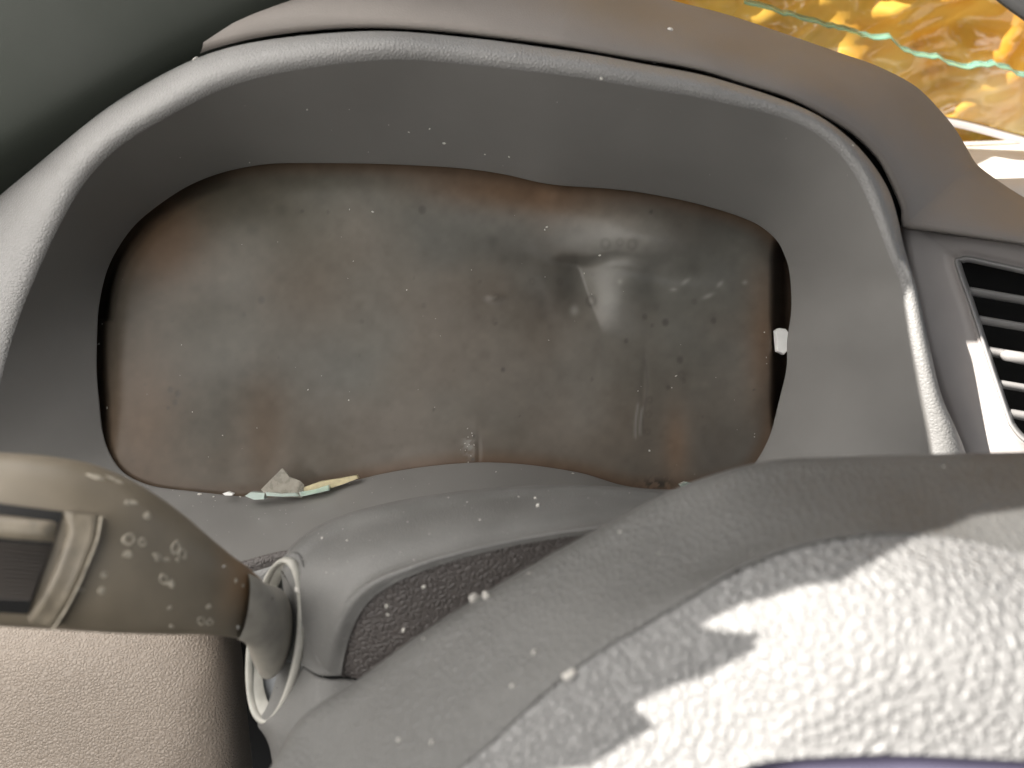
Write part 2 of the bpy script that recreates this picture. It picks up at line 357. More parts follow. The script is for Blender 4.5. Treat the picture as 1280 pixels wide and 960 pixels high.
vent.parent = dash; vent.location = Vector(P(1290, 550, .02)) - dash.location
v1 = by_index(inset(VO, 3), nO)
def vbuild(name, v, f, m, **k):
    me_parent = vent
    return build(name, v, f, m, me_parent, **k)
fr = np.array([z(vo2, .0328), z(vo2*.7+vi*.3, .0352), z(vo2*.4+vi*.6, .0356), z(vi, .0345), z(v1, .031), z(v1, -.03)])
vbuild('vent_frame', fr.reshape(-1, 3), grid_faces(len(fr), nO, True), 'frame')
bk = np.array([z(v1, -.0285), z(v1.mean(0)*.98+v1*.02, -.0285)])
vbuild('vent_back', bk.reshape(-1, 3), grid_faces(2, nO, True), 'black')
def slat(y0, x0, slope, name='slat', th=0.0022, wd=0.008, wfront=.030):
    # long thin aerofoil running to the right
    n = 10; vs = []
    for px in (x0-14, x0, 1300, 1440):
        py = y0 + (px-x0)*slope
        c = P(px, py, wfront)
        for i in range(n):
            t = 2*math.pi*i/n
            vs.append(c - W*(wd/2) + W*math.cos(t)*wd/2*1.0 + V*(math.sin(t)*th*.85 + math.cos(t)*0.0005))
    f = grid_faces(4, n, True) + [tuple(range(n))[::-1], tuple(3*n+i for i in range(n))]
    return vbuild(name, vs, f, 'slat')
for (y0, x0, th, wf) in ((361,1208,.0021,.029),(397,1220,.0021,.029),(437,1232,.0026,.030),(478,1245,.0022,.029),(515,1256,.0026,.030)):
    slat(y0, x0, 0.17, th=th, wfront=wf)
# direction tab clipped over the middle slat
vs = []; n = 12
for k, (px, r) in enumerate(((1252,.3),(1256,.9),(1275,1.0),(1330,1.0))):
    c = P(px, 440+(px-1232)*0.17, .031)
    for i in range(n):
        t = 2*math.pi*i/n; vs.append(c + W*math.cos(t)*.0040*r + V*math.sin(t)*.0030*r)
vbuild('vent_tab', vs, grid_faces(4, n, True)+[tuple(range(n))[::-1]], 'slat')

# ---- knee panel lower left
kr = [curve([(-220,700,.02),(-60,722,.02),(100,735,.02),(200,742,.02),(262,752,.02),(292,775,.02),(300,800,.015),(306,860,.010),(316,960,.005),(330,1080,.0)], 80),
      curve([(-220,730,.045),(-60,752,.045),(100,765,.045),(200,772,.045),(250,782,.044),(276,805,.042),(287,830,.04),(295,880,.038),(303,960,.036),(318,1080,.03)], 80),
      curve([(-220,790,.056),(-60,800,.056),(60,810,.056),(150,820,.056),(215,832,.055),(247,850,.054),(262,880,.053),(272,920,.052),(283,990,.05),(300,1100,.045)], 80),
      curve([(-220,860,.060),(-60,870,.060),(40,876,.060),(110,884,.060),(165,895,.060),(195,912,.060),(214,940,.060),(228,980,.059),(242,1040,.058),(262,1120,.05)], 80),
      curve([(-220,1000,.060),(-80,1010,.061),(0,1016,.061),(60,1025,.062),(100,1035,.062),(130,1045,.062),(155,1060,.062),(180,1085,.062),(200,1110,.062),(220,1150,.06)], 80)]
knee = loft('knee_panel', PW(rowmix(kr, 8)), 'knee', dash, flip=True)
# dark recess between knee panel and column
rc = [curve([(100,690,-.01),(330,690,-.01),(700,690,-.01),(1000,690,-.01)], 12), curve([(100,800,-.02),(330,800,-.02),(700,800,-.02),(1000,800,-.02)], 12), curve([(100,1200,-.02),(330,1200,-.02),(700,1200,-.02),(1000,1200,-.02)], 12)]
loft('lower_recess', PW(np.array(rc)), 'black', dash, flip=True)
# small grained return edge under the shelf beside the column
ge = [curve([(255,712,.052),(300,702,.052),(345,690,.052),(380,684,.052)], 20), curve([(262,722,.054),(303,712,.054),(345,700,.054),(385,692,.054)], 20), curve([(265,770,.045),(305,765,.045),(350,760,.045),(390,750,.045)], 20)]
loft('shelf_edge', PW(rowmix(ge, 3)), 'shroud_grain', dash, flip=True)

# ================================================================== warped cover in the opening
X = np.arange(104, 1008, 2.2); Y = np.arange(188, 640, 2.2)
gx, gy = np.meshgrid(X, Y)
def G(x0, y0, sx, sy, rot=0):
    c, s = math.cos(rot), math.sin(rot); dx = gx-x0; dy = gy-y0
    a = (dx*c+dy*s)/sx; b = (-dx*s+dy*c)/sy
    return np.exp(-(a*a+b*b))
def sst(a, b, x): t = np.clip((x-a)/(b-a), 0, 1); return t*t*(3-2*t)
def vnoise(sc, seed, oct=3):
    out = np.zeros_like(gx)
    for o in range(oct):
        r = np.random.default_rng(seed+o); k = sc/(2**o); nx_ = int(900/k)+4; ny_ = int(460/k)+4
        a = r.normal(size=(ny_, nx_)); fx = (gx-100)/k; fy = (gy-180)/k
        ix = fx.astype(int); iy = fy.astype(int); tx = fx-ix; ty = fy-iy; tx = tx*tx*(3-2*tx); ty = ty*ty*(3-2*ty)
        out += (a[iy, ix]*(1-tx)*(1-ty)+a[iy, ix+1]*tx*(1-ty)+a[iy+1, ix]*(1-tx)*ty+a[iy+1, ix+1]*tx*ty)/(2**o)
    return out
# distance inside the opening outline (px)
poly = k0
d2 = np.full(gx.shape, 1e9)
for i in range(0, len(poly), 1):
    a = poly[i]; b = poly[(i+1) % len(poly)]; ab = b-a; L = (ab**2).sum()
    t = np.clip(((gx-a[0])*ab[0]+(gy-a[1])*ab[1])/L, 0, 1)
    d2 = np.minimum(d2, (gx-a[0]-t*ab[0])**2+(gy-a[1]-t*ab[1])**2)
ins = np.zeros(gx.shape, bool)
for i in range(len(poly)):
    a = poly[i-1]; b = poly[i]
    c = ((a[1] > gy) != (b[1] > gy)) & (gx < (b[0]-a[0])*(gy-a[1])/(b[1]-a[1]+1e-9)+a[0]); ins ^= c
sd = np.sqrt(d2)*np.where(ins, 1, -1)
h = np.full(gx.shape, -0.0070)
h += 0.0012*vnoise(190, 3, 2)                       # broad warps
h += 0.0015*G(600, 430, 380, 220) + 0.0045*(1-sst(120, 420, gx)) - 0.003*(gx-540)/400*0
h += 0.0150*G(812, 292, 82, 44, 0.2)               # blister upper right
lx = 722 + np.clip(gy-330, 0, 200)*0.36            # slanting left edge of the dented facet
rx = 782 - np.clip(gy-345, 0, 200)*0.08
yw = sst(318, 334, gy-2*np.sin((gx-720)/11.0)) * (1-sst(350, 425, gy))
t_ = np.clip((gx-lx)/(rx-lx), 0, 1)
prof = np.where(gx < lx, -0.0052*sst(668, 722, gx-(lx-722)), -0.0052 + 0.0105*(1-(1-t_)**1.9))
prof = np.where(gx > rx, 0.0053*(1-sst(0, 48, gx-rx)), prof)
h += prof*yw
h += -0.0050*sst(314, 333, gy-2*np.sin((gx-720)/11.0))*(1-sst(328, 410, gy))*sst(690, 735, gx)*(1-sst(770, 850, gx))
h += -0.0024*G(830, 346, 60, 24, 0.22) - 0.0016*G(690, 322, 40, 14, 0.1)
h += -0.0020*G(690, 380, 38, 40)
h += 0.0022*G(860, 400, 60, 60) - 0.0022*G(900, 470, 60, 50) + 0.0018*G(770, 500, 45, 90, 0.3)
h += -0.0030*G(265, 410, 60, 40) + 0.0028*G(370, 330, 70, 80)
h += 0.00015*np.sin((gx-300)/13.0+0.01*(gy-500))*G(320, 570, 60, 80) + 0.00015*np.sin(gx/8.0)*G(330, 580, 60, 50)   # vertical ripples
h += 0.0008*np.sin((gx-850)/16.0)*G(850, 570, 60, 45)
h += 0.0003*G(596, 560, 6, 30) - 0.0005*G(598, 565, 3, 22)
h += 0.0022*G(696, 236, 16, 12) + 0.0015*G(640, 260, 80, 20)
h += 0.0012*G(620, 372, 10, 5) - 0.0004*G(805, 480, 4, 40, 0.05)
h += 0.00004*vnoise(30, 11, 2)
# turned back along the edge
edge = (1-sst(0, 40, sd))*(1-0.9*sst(480, 580, gy)); h -= 0.0038*edge**1.5
gap = sst(962, 984, gx)*sst(290, 330, gy)*(1-sst(500, 560, gy)); h -= 0.030*gap
gapL = (1-sst(118, 150, gx + 0.0*gy))*sst(220, 260, gy)*(1-sst(520, 600, gy)); h -= 0.006*gapL
gapUL = (1-sst(6, 22, sd))*(1-sst(240, 330, gx)); h -= 0.007*gapUL*(gy < 400)
h += 0.0012*(1-sst(0, 30, sd))*sst(420, 480, gx)*(1-sst(660, 720, gx))*(gy > 500)
h = np.minimum(h, np.where(sd < 12, -0.0022, 1)); 
keep = sd > -13
# colour: heat staining of the plastic (brown to grey), bubbles, grime, a darker left side; light and shade painted at the dent
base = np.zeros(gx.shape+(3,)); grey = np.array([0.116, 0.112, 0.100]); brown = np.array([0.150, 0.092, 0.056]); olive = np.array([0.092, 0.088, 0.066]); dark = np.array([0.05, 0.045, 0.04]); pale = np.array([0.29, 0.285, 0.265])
n1 = vnoise(230, 21, 4); n2 = vnoise(180, 31, 4)
def mixc(c0, c1, f): f = np.clip(f, 0, 1)[..., None]; return c0*(1-f)+c1*f
base[:] = grey
base = mixc(base, brown, 0.25*sst(-0.6, 1.6, n1) + 0.9*G(205, 295, 55, 55) + 0.85*G(640, 240, 130, 26, 0.12) + 0.5*G(180, 520, 60, 140) + 0.6*G(955, 430, 22, 90) + 0.35*G(380, 370, 80, 60))
base = mixc(base, olive, 0.18*sst(-.6, 1.6, n2) + 0.6*G(300, 260, 140, 60) + 0.5*G(260, 410, 50, 40))
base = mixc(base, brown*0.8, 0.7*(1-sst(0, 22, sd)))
base = mixc(base, pale, 0.35*G(790, 300, 60, 40) + 0.25*G(760, 370, 30, 40))  # highlights on the blister and dented facet painted in pale
base = mixc(base, dark*1.2, 0.45*G(690, 376, 30, 36) + 0.30*G(650, 312, 120, 20, 0.05) + 0.3*G(265, 405, 60, 45) + 0.25*G(900, 540, 60, 60))  # smudge beside the dent and shade above it painted dark, more dark patches
base = mixc(base, brown, 0.6*G(845, 560, 16, 50) + 0.45*G(330, 540, 30, 70))
base = mixc(base, np.array([0.052, 0.045, 0.034]), 0.62*(1-sst(150, 500, gx)))  # whole cover darker towards the left
base = mixc(base, brown, 0.55*G(205, 295, 45, 60) + 0.3*G(175, 520, 40, 90))
base *= (1+0.05*vnoise(12, 41, 3))[..., None]
spots = [(739,376,7,.9,1),(620,371,4,.5,1),(619,402,4,.4,1),(629,462,4,.8,0),(806,396,5,.6,0),(832,403,6,.8,0),(815,407,3,.6,0),(783,426,4,.7,0),(740,474,3,.6,0),(850,450,6,.6,0),(835,484,4,.7,0),(542,512,3,.7,0),(812,500,4,.6,1),(811,518,4,.5,1),(809,540,4,.5,1),(757,305,7,.5,1),(775,303,5,.4,1),(790,306,7,.5,1),(814,265,3,.8,0),(892,401,5,.6,0),(327,375,6,.7,0),(305,393,4,.5,0),(213,487,5,.6,0),(222,492,5,.7,0),(219,503,5,.6,0),(210,510,3,.6,0),(528,262,7,.7,0),(410,265,3,.6,0),(378,264,3,.6,0),(588,560,3,.8,0),(591,574,3,.9,0),(593,545,2.5,.8,0),(650,520,2,.7,0),(943,487,2,.8,0),(852,469,5,.5,1),(855,476,4,.4,0),(530,382,5,.4,0),(452,402,4,.4,0),(600,352,3,.3,0),(665,352,4,.4,1),(700,352,4,.4,1),(868,377,5,.4,0)]
for _ in range(30): spots.append((random.uniform(150, 960), random.uniform(240, 600), random.uniform(1.2, 2.6), random.uniform(.15, .5), 0))
for (x, y, r, a, ring) in spots:
    r *= 0.85
    dd = np.hypot((gx-x)/0.85, gy-y)
    f = np.exp(-((dd-r)/(0.34*r+0.6))**2) if ring else 1-sst(r*0.5, r*1.35, dd)
    a *= 0.55 if ring else 0.8
    base = mixc(base, dark, a*f); h -= 0.0002*a*f
# dry water mark running down, bottom grime
for (x, y0, y1) in ((806, 445, 545), (803, 505, 548), (797, 500, 552)):
    f = np.exp(-((gx-x-3*np.sin(gy/18))/1.8)**2)*sst(y0, y0+8, gy)*(1-sst(y1-8, y1, gy)); base = mixc(base, pale if x < 806 else dark*1.3, 0.45*f)
base = mixc(base, pale, 0.6*G(586, 556, 7, 14)*(vnoise(7, 51, 2) > 0.2))
base = mixc(base, dark*0.6, 0.95*G(822, 605, 22, 7)*(vnoise(5, 61, 2) > -0.3))
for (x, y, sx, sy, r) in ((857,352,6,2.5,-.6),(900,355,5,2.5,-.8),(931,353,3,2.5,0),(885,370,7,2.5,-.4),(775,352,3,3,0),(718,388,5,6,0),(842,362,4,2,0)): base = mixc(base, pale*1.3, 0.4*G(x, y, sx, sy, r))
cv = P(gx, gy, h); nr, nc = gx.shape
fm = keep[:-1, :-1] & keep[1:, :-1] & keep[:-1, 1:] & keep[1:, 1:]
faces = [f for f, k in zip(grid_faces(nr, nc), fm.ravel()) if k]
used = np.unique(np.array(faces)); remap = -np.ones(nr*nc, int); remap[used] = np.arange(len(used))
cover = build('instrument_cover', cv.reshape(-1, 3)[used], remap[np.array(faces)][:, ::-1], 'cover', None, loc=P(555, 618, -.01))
ca = cover.data.color_attributes.new('stain_tone', 'FLOAT_COLOR', 'POINT')
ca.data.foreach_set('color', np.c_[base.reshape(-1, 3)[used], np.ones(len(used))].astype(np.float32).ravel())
so = cover.modifiers.new('thickness', 'SOLIDIFY'); so.thickness = 0.0012; so.offset = -1
tag(cover, 'heat-warped brownish grey plastic sheet with a dented fold, filling the instrument opening', 'instrument cover')

# ================================================================== steering column shroud
col = thing('steering_column', 'grey plastic steering column shroud with a seam, between stalk and steering wheel hub', 'steering column', L2W(-0.05, -0.22, 0.06))
# upper shroud top: horizon row, top rows, crease row
hz = [(352,712,.086),(356,697,.084),(363,684,.080),(380,668,.075),(410,651,.070),(470,632,.066),(560,616,.063),(640,608,.062),(720,606,.062),(800,611,.064),(850,616,.066),(1000,640,.07)]
r1 = [(364,735,.094),(368,716,.094),(376,702,.092),(396,684,.090),(430,668,.088),(490,650,.086),(570,634,.084),(650,624,.083),(730,620,.083),(810,624,.083),(870,630,.085),(1010,650,.088)]
r2 = [(376,775,.100),(380,752,.101),(392,730,.103),(414,710,.104),(448,692,.105),(505,674,.105),(580,658,.105),(655,646,.105),(735,638,.105),(815,638,.105),(875,644,.105),(1015,665,.106)]
r3 = [(391,812,.106),(396,790,.108),(410,765,.111),(432,742,.114),(464,722,.116),(518,703,.117),(590,686,.118),(660,671,.118),(738,655,.118),(815,650,.118),(880,656,.118),(1018,680,.118)]
r4 = [(406,838,.109),(412,812,.113),(420,786,.117),(434,758,.120),(462,730,.123),(512,708,.125),(578,688,.126),(648,673,.126),(730,660,.126),(815,654,.126),(882,660,.126),(1020,688,.126)]
r5 = [(426,844,.110),(434,806,.114),(444,778,.118),(462,751,.121),(490,731,.124),(534,712,.125),(592,694,.126),(660,679,.126),(738,668,.126),(820,664,.126),(886,668,.126),(1022,696,.126)]
r6 = [(432,845,.107),(470,852,.109),(500,850,.110),(540,840,.112),(580,830,.112),(620,815,.112),(680,795,.112),(740,770,.112),(800,750,.112),(860,740,.112),(920,740,.112),(1040,750,.112)]
behind = [(352,718,.05),(358,705,.045),(366,696,.04),(384,682,.03),(414,665,.025),(474,646,.02),(564,630,.018),(644,622,.015),(724,620,.015),(804,625,.015),(854,630,.015),(1004,655,.015)]
nC = 90
top = [curve(r, nC) for r in (behind, hz, r1, r2, r3, r4, r5)]
loft('upper_shroud', PW(rowmix(top, 8)), 'shroud', col, flip=True)
r4b = [(x+1, y+1, w_-.0006) for x, y, w_ in r4]
r5b = [(x+4, y+3, w_-.0015) for x, y, w_ in r5]
side = [curve(r, nC) for r in (r5, r5b, r6)]
sg = PW(rowmix(side, 8)); 
loft('shroud_side', sg, 'shroud_grain', col, flip=True)
# left cheek of the upper shroud, between socket ring and the top surface
cheek = [curve([(350,712,.0855),(354,735,.086),(356,770,.086),(354,800,.086),(350,830,.085)], 40), curve([(364,735,.0945),(372,765,.096),(372,790,.096),(368,810,.095),(362,826,.093)], 40), curve([(376,775,.1003),(388,800,.104),(389,815,.104),(386,826,.103),(380,833,.102)], 40), curve([(391,812,.1062),(398,828,.108),(402,835,.1085),(402,840,.1085),(400,844,.108)], 40), curve([(406,838,.1092),(412,840,.1096),(417,842,.1098),(421,843,.11),(427,844.5,.1100)], 40)]
loft('shroud_cheek', PW(rowmix(cheek, 6)), 'shroud', col, flip=True)
# lower shroud
low = [curve([(352,826,.083),(368,829,.092),(384,836,.1015),(398,845,.107),(412,849,.109),(432,848.5,.1085),(470,855,.109),(540,845,.110),(640,820,.112)], 70),
       curve([(350,832,.084),(366,836,.0935),(382,843,.103),(396,851,.1085),(412,855,.1105),(432,854,.110),(470,862,.110),(540,856,.112),(640,840,.112)], 70),
       curve([(335,880,.088),(352,878,.097),(372,880,.106),(392,886,.112),(414,890,.114),(440,890,.114),(480,895,.114),(550,890,.114),(640,880,.114)], 70),
       curve([(322,905,.088),(338,915,.097),(358,925,.106),(382,932,.112),(408,936,.114),(440,940,.114),(480,940,.114),(550,940,.114),(640,940,.114)], 70),
       curve([(335,925,.075),(344,960,.09),(360,985,.10),(382,1000,.106),(408,1010,.108),(440,1010,.108),(480,1010,.108),(550,1010,.108),(640,1010,.108)], 70),
       curve([(345,960,.05),(352,1060,.06),(372,1080,.07),(392,1090,.07),(414,1100,.07),(440,1100,.07),(480,1100,.07),(550,1100,.07),(640,1100,.07)], 70)]
loft('lower_shroud', PW(rowmix(low, 6)), 'shroud', col, flip=True)
# socket ring (rounded tube on an ellipse), cup inside
rc_ = np.array([345, 801.0]); axm = np.array([-15, 100.0]); axn = np.array([29, 9.0])
n, mseg = 72, 10; tv = []
def ringpt(t, s=1.0, wo=0.0, dx=0, dy=0):
    q_ = rc_ + (axm*math.sin(t) + axn*math.cos(t))*s
    return P(q_[0]+dx, q_[1]+dy, .090 + 0.010*math.cos(t) + wo)
ctr = P(345, 801, .09)
for i in range(n):
    t = 2*math.pi*i/n; c = ringpt(t); rd = c - ctr; rd = rd/np.linalg.norm(rd)
    ax = np.array(W)*0.6 - np.array(U)*0.8
    for k in range(mseg):
        a = 2*math.pi*k/mseg; tv.append(c + rd*math.cos(a)*.0014 + ax*math.sin(a)*.0018)
rf = []
for i in range(n):
    for k in range(mseg):
        rf.append((i*mseg+k, ((i+1) % n)*mseg+k, ((i+1) % n)*mseg+(k+1) % mseg, i*mseg+(k+1) % mseg))
build('socket_ring', tv, rf, 'ring', col)
cup = []
axd = np.array(U)*0.85 - np.array(W)*0.5
for s, dd in ((1.0, 0.0), (0.98, .003), (0.96, .007), (0.6, .008), (0.02, .008)):
    cup.append([ringpt(2*math.pi*i/n, s) + axd*dd for i in range(n)])
loft('socket_collar', np.array([[ringpt(2*math.pi*i/n, s_) + axd*d_ for i in range(n)] for s_, d_ in ((1.0, -.0004), (.93, .0004), (.87, .0018), (.86, .0035))]), 'ring', col, closed=True)
loft('socket_cup', np.array(cup), 'cup', col, closed=True)
# inner ribs of the socket
for k, t in enumerate((-1.25, -1.0, -0.78, 1.45)):
    a = ringpt(t, 0.95)+axd*.003; b = ringpt(t, 0.6)+axd*.003; d_ = ringpt(t+0.05, 0.95)-ringpt(t, 0.95)
    bb = [a, b, b+axd*.006, a+axd*.006]; vv = bb+[p+d_ for p in bb]
    build('socket_rib', vv, [(0,1,2,3),(7,6,5,4),(0,4,5,1),(1,5,6,2),(2,6,7,3),(3,7,4,0)], 'black' if k in (1, 3) else 'ring', col, smooth=False)
# thick outer flange of the shroud round the socket
fl = []
for s, dw in ((1.0, 0.0), (1.08, .0015), (1.12, -.002), (1.12, -.02)):
    fl.append([ringpt(2*math.pi*i/n, s, dw) + axd*(0.002+max(0, -dw)*.5) for i in range(n)])
loft('socket_flange', np.array(fl), 'shroud', col, closed=True)

# ================================================================== stalk
stalk = thing('control_stalk', 'dull brown plastic indicator stalk with pale blotches, plugged into the column socket', 'control stalk', P(120, 785, .13))
secs = [ # top x,y  bottom x,y  depth
 (-260,560,-255,760,.170),(-120,562,-118,772,.166),(0,566,0,779,.160),(60,571,50,782,.157),(110,581,100,785,.154),(150,597,145,788,.151),(190,620,185,790,.147),(225,645,218,791,.142),(255,670,250,791,.137),(285,694,278,793,.131),(312,714,298,796,.124),(326,728,310,797,.117),(332,745,318,790,.110)]
ss = np.array(secs, float); st = np.r_[0, np.cumsum(np.hypot(np.diff(ss[:, 0]), np.diff(ss[:, 1])))]
ss = pchip(st, ss, np.linspace(0, st[-1], 130)); n = 72; rows = []; colr = []
for (tx, ty, bx, by, w_) in ss:
    a = P(tx, ty, w_); b = P(bx, by, w_); c = (a+b)/2; hv = (a-b)/2; R = np.linalg.norm(hv)
    dep = W*R*0.62
    row = [c + hv*math.copysign(abs(math.cos(t))**0.93, math.cos(t)) + dep*math.copysign(abs(math.sin(t))**0.85, math.sin(t)) for t in np.linspace(0, 2*math.pi, n, endpoint=False)]
    rows.append(row)
rows = np.array(rows)
arm = loft('arm', rows, 'stalk', stalk, closed=True, caps=True, flip=True)
# stain: rusty brown towards the plug, greyish elsewhere
cc = np.zeros((rows.shape[0]*n, 4)); cc[:, 3] = 1
pj = rows.reshape(-1, 3)
for i, p in enumerate(pj):
    rel = p-ORG; w_ = rel@W; k = F/(D-w_); x = 640+(rel@U)*k; y = 480-(rel@V)*k
    f = np.clip((x-262)/48, 0, 1); g_ = mnoise.noise(Vector(p)*90)*0.5+0.5
    b0 = np.array([0.205, 0.174, 0.130])*(0.85+0.3*g_)
    r0 = np.array([0.25, 0.15, 0.075])
    f = f*np.clip(1-(y-735)/60, 0, 1)*(0.5+0.7*g_)
    cc[i, :3] = b0*(1-f)+r0*f
ca = arm.data.color_attributes.new('stain_tone', 'FLOAT_COLOR', 'POINT'); ca.data.foreach_set('color', cc.astype(np.float32).ravel())
# flared boot skirt between arm and socket
bo = []; nb = 48
def bl_loop(cx_, cy_, a_, b_, w_, dw_):
    return [P(cx_ + axm[0]*a_*math.sin(t)+axn[0]*b_*math.cos(t), cy_ + axm[1]*a_*math.sin(t)+axn[1]*b_*math.cos(t), w_ + dw_*math.cos(t)) for t in np.linspace(0, 2*math.pi, nb, endpoint=False)]
for q_ in ((302,757,.415,.30,.126,.003),(314,763,.415,.48,.121,.004),(323,771,.43,.62,.114,.005),(330,781,.49,.70,.106,.006),(336,788,.55,.74,.099,.007),(340,792,.57,.74,.096,.007),(343,793,.55,.70,.093,.007),(347,794,.5,.6,.090,.006)): bo.append(bl_loop(*q_))
loft('boot', np.array(bo), 'boot', stalk, closed=True, flip=True)
# knob window: recessed ribbed roller with a frame
ta = bvh(arm)
def onarm(px, py, off=0.0):
    r = hit([ta], px, py); return r[0] + r[1]*off
def patch(poly_rows, off):
    return np.array([[onarm(x, y, off) for x, y in r] for r in poly_rows])
# raised pale frame strip right of the window
lt = curve([(78,640,0),(84,660,0),(76,690,0),(62,725,0),(46,755,0),(34,772,0)], 16)[:, :2]
rt = curve([(126,647,0),(122,672,0),(112,700,0),(97,735,0),(82,762,0),(70,778,0)], 16)[:, :2]
fr_ = [lt*(1-s)+rt*s for s in np.linspace(0, 1, 8)]
offs = [0.0, .0016, .0016, .0015, .0015, .0016, .0020, 0.0]
fv = np.array([[onarm(x, y, o_) for x, y in r] for r, o_ in zip(fr_, offs)])
loft('knob_frame', fv, 'stalk_frame', stalk, flip=False)
rtc = rt
ev = []
for s, o_ in ((-2.5, 0.0), (-1.5, .0028), (0.6, .0030), (2.0, 0.0)): ev.append([onarm(x+s, y, o_) for x, y in rtc])
loft('frame_ridge', np.array(ev), 'blotch', stalk)
# dark slot above and below, roller, pale shoulder
def quadpatch(name, tl, tr, br, bl, off, m, nx_=10, ny_=8, lift=None):
    g_ = []
    for j in range(ny_):
        for i in range(nx_):
            s = i/(nx_-1); t = j/(ny_-1)
            p = np.array(tl)*(1-s)*(1-t)+np.array(tr)*s*(1-t)+np.array(br)*s*t+np.array(bl)*(1-s)*t
            o_ = off if lift is None else lift(s, t); g_.append(onarm(p[0], p[1], o_))
    return build(name, g_, grid_faces(ny_, nx_), m, stalk)
quadpatch('knob_slot', (-60,622), (80,640), (36,766), (-60,760), .0007, 'black', 20, 16)
quadpatch('knob_shoulder', (-60,636), (74,652), (68,678), (-60,668), .0, 'stalk_frame', 20, 10, lambda s, t: .0005+.0034*math.sin(math.pi*min(1, max(0, t)))**0.5*(1-max(0, s-.93)/.07))
rb = 14
for i in range(rb):
    t0 = i/rb; t1 = (i+0.82)/rb
    yl0, yl1 = 672+74*t0, 672+74*t1; yr0, yr1 = 682+66*t0, 682+66*t1
    xr0, xr1 = 66-26*t0, 66-26*t1
    quadpatch('roller_rib', (-60, yl0), (xr0, yr0), (xr1, yr1), (-60, yl1), .001, 'knob', 8, 4, lambda s, t: .0009+.0012*math.sin(math.pi*t)**0.5)
# pale blotches and rings left on the arm
bl = [(220,685,8,10,0,.5),(228,692,7,7,0,.5),(198,696,8,5,-.5,None),(178,678,5,5,0,.45),(162,675,8,7,0,.5),(185,645,5,5,0,None),(160,693,6,4,0,None),(205,724,5,8,.4,.45),(215,730,4,6,.3,None),(208,700,4,3,0,None),(130,718,4,4,0,None),(100,737,5,3,0,None),(127,738,4,5,0,None),(252,776,5,7,.5,.5),(262,778,5,6,.4,.5),(261,758,4,3,0,None),(327,737,4,6,0,None),(295,726,2.5,3,0,None),(304,732,2.5,3,0,None),(212,760,3,3,0,None),(214,783,3,4,.4,None),(145,600,12,4,.3,None),(120,596,10,4,.2,None),(222,700,3,3,0,None),(165,628,9,4,.4,None)]
for (x, y, sx, sy, r, ho) in bl:
    rr = hit([ta], x, y)
    if rr is None: continue
    k = 0.255/F*1.0
    v_, f_ = blob(rr[0], rr[1], sx*k, sy*k, 0.00022, r, 12, .22, ho)
    build('blotch', v_, f_, 'blotch', stalk)

# ================================================================== steering wheel hub
whl = thing('steering_wheel', 'worn grey vinyl steering wheel hub with airbag cover, harsh sunlight across it', 'steering wheel', L2W(0.08, -0.2, 0.12))
e0 = [(300,1040,.150),(345,950,.150),(372,905,.150),(450,849,.150),(520,797,.150),(600,745,.150),(680,698,.150),(745,662,.150),(830,617,.150),(895,592,.151),(960,576,.152),(1050,571,.153),(1150,568,.154),(1280,565,.155),(1500,570,.155)]
e1 = [(340,1080,.166),(392,980,.166),(420,935,.166),(492,868,.166),(560,818,.166),(635,766,.166),(712,722,.166),(775,690,.166),(850,652,.167),(915,622,.168),(975,606,.169),(1060,598,.17),(1155,594,.171),(1283,592,.172),(1500,597,.172)]
e2 = [(395,1105,.181),(455,1005,.181),(485,962,.181),(547,908,.181),(612,858,.181),(680,808,.181),(755,765,.183),(818,734,.184),(890,700,.185),(945,672,.186),(1000,655,.187),(1080,642,.188),(1170,638,.189),(1288,640,.190),(1500,650,.190)]
e3 = [(465,1120,.190),(528,1018,.190),(560,972,.190),(612,926,.190),(670,872,.190),(735,820,.191),(802,780,.192),(862,744,.194),(920,711,.195),(975,688,.196),(1025,675,.197),(1100,666,.198),(1180,670,.199),(1292,692,.200),(1500,730,.200)]
e3x = [(x+4, y+3, w_-.002) for x, y, w_ in e3]
eb = [(310,1050,.12),(352,962,.12),(380,920,.12),(458,856,.12),(530,806,.12),(608,756,.12),(690,712,.12),(755,678,.12),(840,640,.12),(905,615,.12),(968,602,.12),(1056,596,.12),(1152,594,.12),(1280,592,.12),(1500,596,.12)]
nC = 130
loft('hub_surround', PW(rowmix([curve(r, nC) for r in (eb, e0, e1, e2, e3, e3x)], 8)), 'wheel', whl, flip=True)
f0 = [(x+5, y+4, w_-.0015) for x, y, w_ in e3]
f1 = [(x+9, y+7, w_+.0012) for x, y, w_ in e3]
f2 = [(560,1230,.205),(640,1110,.205),(670,1050,.205),(715,985,.205),(765,930,.205),(820,880,.205),(875,835,.205),(925,800,.206),(975,768,.207),(1020,745,.208),(1065,730,.209),(1130,722,.21),(1200,730,.211),(1300,755,.212),(1500,800,.212)]
f3 = [(690,1300,.214),(760,1190,.214),(790,1130,.214),(825,1070,.214),(865,1015,.214),(905,965,.214),(945,925,.214),(985,890,.215),(1025,860,.216),(1065,838,.217),(1105,822,.218),(1160,815,.219),(1220,820,.22),(1310,840,.221),(1500,880,.221)]
f4 = [(840,1300,.217),(850,1180,.217),(860,1100,.217),(872,1040,.217),(888,990,.217),(910,968,.217),(945,955,.217),(985,949,.217),(1025,946,.218),(1065,944,.219),(1110,943,.22),(1160,944,.221),(1220,947,.222),(1310,952,.223),(1500,960,.223)]
loft('airbag_cover', PW(rowmix([curve(r, nC) for r in (f0, f1, f2, f3, f4)], 10)), 'airbag', whl, flip=True)
